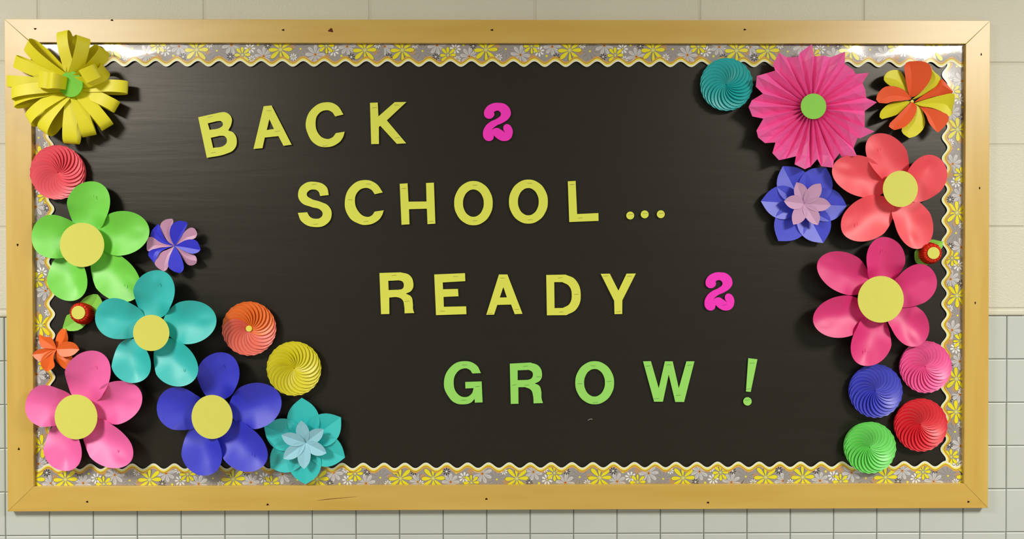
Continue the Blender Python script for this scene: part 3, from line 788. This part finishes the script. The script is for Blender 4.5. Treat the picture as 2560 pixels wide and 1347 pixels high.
# ---------------------------------------------------------------- pleated pink fan flower
FAN = [[(540, 180), (580, 120), (678, 52), (725, 160), (800, 168)], [(800, 168), (893, 172), (1018, 127), (1040, 240), (1100, 308)],
       [(1100, 308), (1150, 340), (1262, 342), (1222, 435), (1228, 520)], [(1228, 520), (1260, 585), (1345, 642), (1245, 720), (1222, 775)],
       [(1222, 775), (1245, 885), (1322, 938), (1200, 1000), (1150, 1000)], [(1150, 1000), (1130, 1100), (1140, 1185), (1010, 1188), (965, 1160)],
       [(965, 1160), (930, 1230), (895, 1307), (800, 1285), (738, 1218)], [(738, 1218), (690, 1290), (610, 1322), (525, 1265), (520, 1190)],
       [(520, 1190), (430, 1210), (345, 1230), (297, 1150), (310, 1050)], [(310, 1050), (220, 1048), (133, 1000), (133, 920), (185, 808)],
       [(185, 808), (90, 775), (35, 690), (85, 610), (180, 555)], [(180, 555), (125, 470), (118, 375), (230, 335), (305, 320)],
       [(305, 320), (302, 240), (345, 138), (440, 172), (540, 180)]]
hf = .042
fan = root('fan_flower', 1860 + 706 / 4.0824, 100 + 678 / 4.0824, hf, 'large bright pink pleated fan flower with green centre disc', 'paper flower')
M_fan = paper('fan_pink', (248, 98, 174), .45, .85)
s = px(hf) / 4.0824
for lobe in FAN:
    loc = [((x - 706) * s, -(y - 678) * s) for x, y in lobe]
    V, F = [], []
    rad = (.12, .3, .55, .8, 1.0)
    prof = {0: 1, 1: -1, 2: 1, 3: -1, 4: 1}
    for f in range(4):
        pts = []
        for t in rad:
            row = []
            for q in (f, f + 1):
                x, z = loc[q]
                A = (.0035 + .0055 * sin(pi * min(1, t * .8))) * prof[q]
                base = .029 + .014 * t
                row.append((x * t, Y(base + A), z * t))
            pts.append(row)
        solid_grid(V, F, pts)
    mesh('pleated_leaf', V, F, M_fan, fan)
disc('centre_disc', 0, 0, .044, 32 * px(.044), paper('disc_green', (140, 212, 80), .6, .25), fan)
V, F = [], []; n = 24
for y, rr in ((.0095, .022), (.0435, .016)):
    for i in range(n): V.append((rr * cos(2 * pi * i / n), Y(y), rr * sin(2 * pi * i / n)))
F = [tuple(range(n)), tuple(range(2 * n - 1, n - 1, -1))] + [(i, i + n, (i + 1) % n + n, (i + 1) % n) for i in range(n)]
mesh('hub', V, F, M_fan, fan)

# ---------------------------------------------------------------- looped yellow flower
M_loop = paper('loop_yellow', (236, 226, 24), .5, .6)
hub_h = .040
O = P(182, 214, hub_h + .004)
lf = root('loop_flower', 182, 214, hub_h, 'yellow flower of looped paper strips over the top left frame corner', 'paper flower')
Ov = Vector(lf.location)
def ribbon(path, ang, w, twist=0.0, skew=0.0, name='paper_loop'):
    """path: (r, h) points of a loop standing out from the board; ang: direction in the board plane"""
    n = 40; c = catmull(path, n); V, F = [], []
    hm = (min(p[1] for p in path) + max(p[1] for p in path)) / 2
    dx, dz = cos(ang), sin(ang); tx, tz = -dz, dx
    ring = []
    for i, (r_, h_) in enumerate(c):
        t = i / (n - 1); off = skew * sin(pi * t) * .5
        a, b_ = c[max(0, i - 1)], c[min(n - 1, i + 1)]
        d = Vector((b_[0] - a[0], b_[1] - a[1])).normalized()
        nr, nh = -d.y, d.x
        g_ = min(1, r_ / .03); cr_, sr_ = cos(twist * g_), sin(twist * g_); m_off = h_ - hm
        row = []
        for e in (-.5, -.17, .17, .5):
            e2 = e * w * (.72 + .28 * g_)
            lat = e2 * cr_ + m_off * sr_ + off; hh = hm + m_off * cr_ - e2 * sr_
            x = dx * r_ + tx * lat; z = dz * r_ + tz * lat
            wx, wz = Ov.x + x, Ov.z + z
            if wx < IL + .003 or wz > IT - .003: hh = max(hh, .0215)
            nl = nh * sr_
            row.append((x, hh, z, dx * nr + tx * nl, nh * cr_, dz * nr + tz * nl))
        ring.append(row)
    th_ = .0004
    for k in (0, 1):
        for row in ring:
            for (x, hh, z, nx, nh, nz) in row:
                V.append((x + nx * th_ * k, Y(max(.0105, hh + nh * th_ * k)), z + nz * th_ * k))
    m_ = 4; K = n * m_
    for i in range(n - 1):
        for j in range(m_ - 1):
            a, b_, c_, d_ = i * m_ + j, i * m_ + j + 1, (i + 1) * m_ + j + 1, (i + 1) * m_ + j
            F.append((a, b_, c_, d_)); F.append((a + K, d_ + K, c_ + K, b_ + K))
        for j in (0, m_ - 1):
            a, d_ = i * m_ + j, (i + 1) * m_ + j
            F.append((a, d_, d_ + K, a + K))
    for i in (0, n - 1):
        F.append(tuple([i * m_ + j for j in range(m_)] + [i * m_ + j + K for j in range(m_ - 1, -1, -1)]))
    return mesh(name, V, F, M_loop, lf, smooth=True)
LOOPS = [  # tip pixel, roll, strip width in pixels, low and high run heights
    (159, 78, .15, 30, .026, .050), (206, 92, -.75, 31, .024, .066), (258, 122, -.95, 32, .024, .066), (264, 172, -.8, 34, .022, .066),
    (320, 219, .10, 31, .018, .045), (293, 268, .15, 30, .016, .044), (270, 318, .35, 31, .016, .050), (224, 340, .35, 32, .016, .052),
    (179, 360, .18, 33, .016, .052), (112, 332, -.25, 36, .022, .056), (74, 304, -.35, 36, .026, .056), (36, 258, -.4, 28, .026, .050),
    (30, 236, -.2, 30, .032, .060), (18, 203, .1, 28, .028, .054), (38, 152, .2, 30, .026, .054), (70, 108, .45, 31, .026, .058)]
for (u, v, tw, w, lo, hi) in LOOPS:
    mid = (lo + hi) / 2
    tp = P(u, v, mid) - Ov; L = math.hypot(tp.x, tp.z); ang = atan2(tp.z, tp.x)
    path = [(0.004, .030), (L * .35, lo + .004), (L * .7, lo), (L * .93, lo + (hi - lo) * .15), (L, mid), (L * .94, hi - .004), (L * .7, hi), (L * .38, hi - .006), (.006, hub_h - .001)]
    ribbon(path, ang, w * px(.04), tw)
for (u, v, L, top, w, tw) in ((108, 200, .064, .082, 40, .1), (140, 204, .040, .084, 40, .1), (262, 168, .078, .080, 34, -.35)):
    tp = P(u, v, .06) - Ov; ang = atan2(tp.z, tp.x)
    st = .030 if u > 200 else .0
    path = [(st + .002, .038), (L * .6, .042), (L * 1.0, .042 + (top - .042) * .35), (L * .98, top - .008), (L * .6, top), (st + (L - st) * .25, top - .014), (st + .004, .043)]
    ribbon(path, ang, w * px(.06), tw)
disc('centre_disc', .004, 0, .056, 29 * px(.056), paper('loop_centre_green', (112, 200, 30), .55, .35), lf, 32 * px(.056), th=.003)
V, F = [], []; n = 20
for y, rr in ((.0118, .018), (.0535, .016)):
    for i in range(n): V.append((rr * cos(2 * pi * i / n), Y(y), rr * sin(2 * pi * i / n)))
F = [tuple(range(n)), tuple(range(2 * n - 1, n - 1, -1))] + [(i, i + n, (i + 1) % n + n, (i + 1) % n) for i in range(n)]
mesh('hub', V, F, M_loop, lf)

# ---------------------------------------------------------------- two small crinkled red buds on leaves
M_red = paper('crepe_red', (214, 44, 14), .6, .3); M_leaf = paper('leaf_green', (140, 214, 78), .55, .35)
def bud(label, top, base, rt, leaves, crop):
    ht = .050
    sc, ox, oy = crop
    pb = P(ox + base[0] / sc, oy + base[1] / sc, .014); pt = P(ox + top[0] / sc, oy + top[1] / sc, ht)
    r = empty('bud_flower', (pb.x, -BASE, pb.z), label, 'paper flower', 'small red buds on green leaves')
    tx, tz = pt.x - pb.x, pt.z - pb.z
    N_ = 34; rows = []
    prof = [(0, .0135, .024), (.2, .019, .0262), (.5, .030, .0262), (.8, .040, .0252), (1, ht - .004, .0232), (1, ht - .0025, .0185), (1, ht - .0035, .012)]
    V, F = [], []
    for (k, hh, rr) in prof:
        for i in range(2 * N_):
            a = pi * i / N_; q = rr * (1.0 if i % 2 else .87) * (1 + .02 * sin(i * 2.3))
            V.append((tx * k + q * cos(a), Y(hh + (.0012 * sin(i * 1.9) if hh > .045 else 0)), tz * k + q * sin(a)))
    W_ = 2 * N_
    for i in range(len(prof) - 1):
        for j in range(W_): F.append((i * W_ + j, i * W_ + (j + 1) % W_, (i + 1) * W_ + (j + 1) % W_, (i + 1) * W_ + j))
    F.append(tuple(range((len(prof) - 1) * W_, len(prof) * W_))); F.append(tuple(range(W_ - 1, -1, -1)))
    mesh('crinkled_cup', V, F, M_red, r)
    disc('centre_disc', tx, tz, ht, rt * px(ht), M_disc, r, th=.002)
    for pts, tip in leaves:
        w = [P(ox + x / sc, oy + y / sc, .016) for x, y in pts]
        folded('leaf', r, [(q.x - pb.x, q.z - pb.z) for q in w], tip, M_leaf, .0122, .020, .18, .5, n=10, m_=3)
bud('small crinkled red bud on green leaves under the light green flower', (830, 375), (935, 400), 16.8,
    [([(935, 400), (850, 300), (890, 200), (980, 125), (1070, 92), (1140, 95), (1205, 180), (1215, 260), (1170, 370), (1080, 425)], 5),
     ([(935, 400), (860, 395), (690, 400), (640, 500), (605, 610), (680, 650), (800, 652), (890, 620), (970, 520)], 4)], (6.123, 60, 720))
bud('small crinkled red bud on green leaves beside the right border', (1110, 635), (880, 650), 15,
    [([(880, 600), (720, 360), (790, 230), (930, 140), (1060, 130), (1250, 175), (1430, 205), (1410, 300), (1400, 430), (1200, 600)], 6),
     ([(900, 640), (760, 400), (620, 365), (450, 450), (360, 600), (350, 760), (380, 930), (420, 1000), (560, 1080), (720, 1110), (860, 1080), (960, 1000), (980, 800)], 7)], (14.97, 2260, 590))
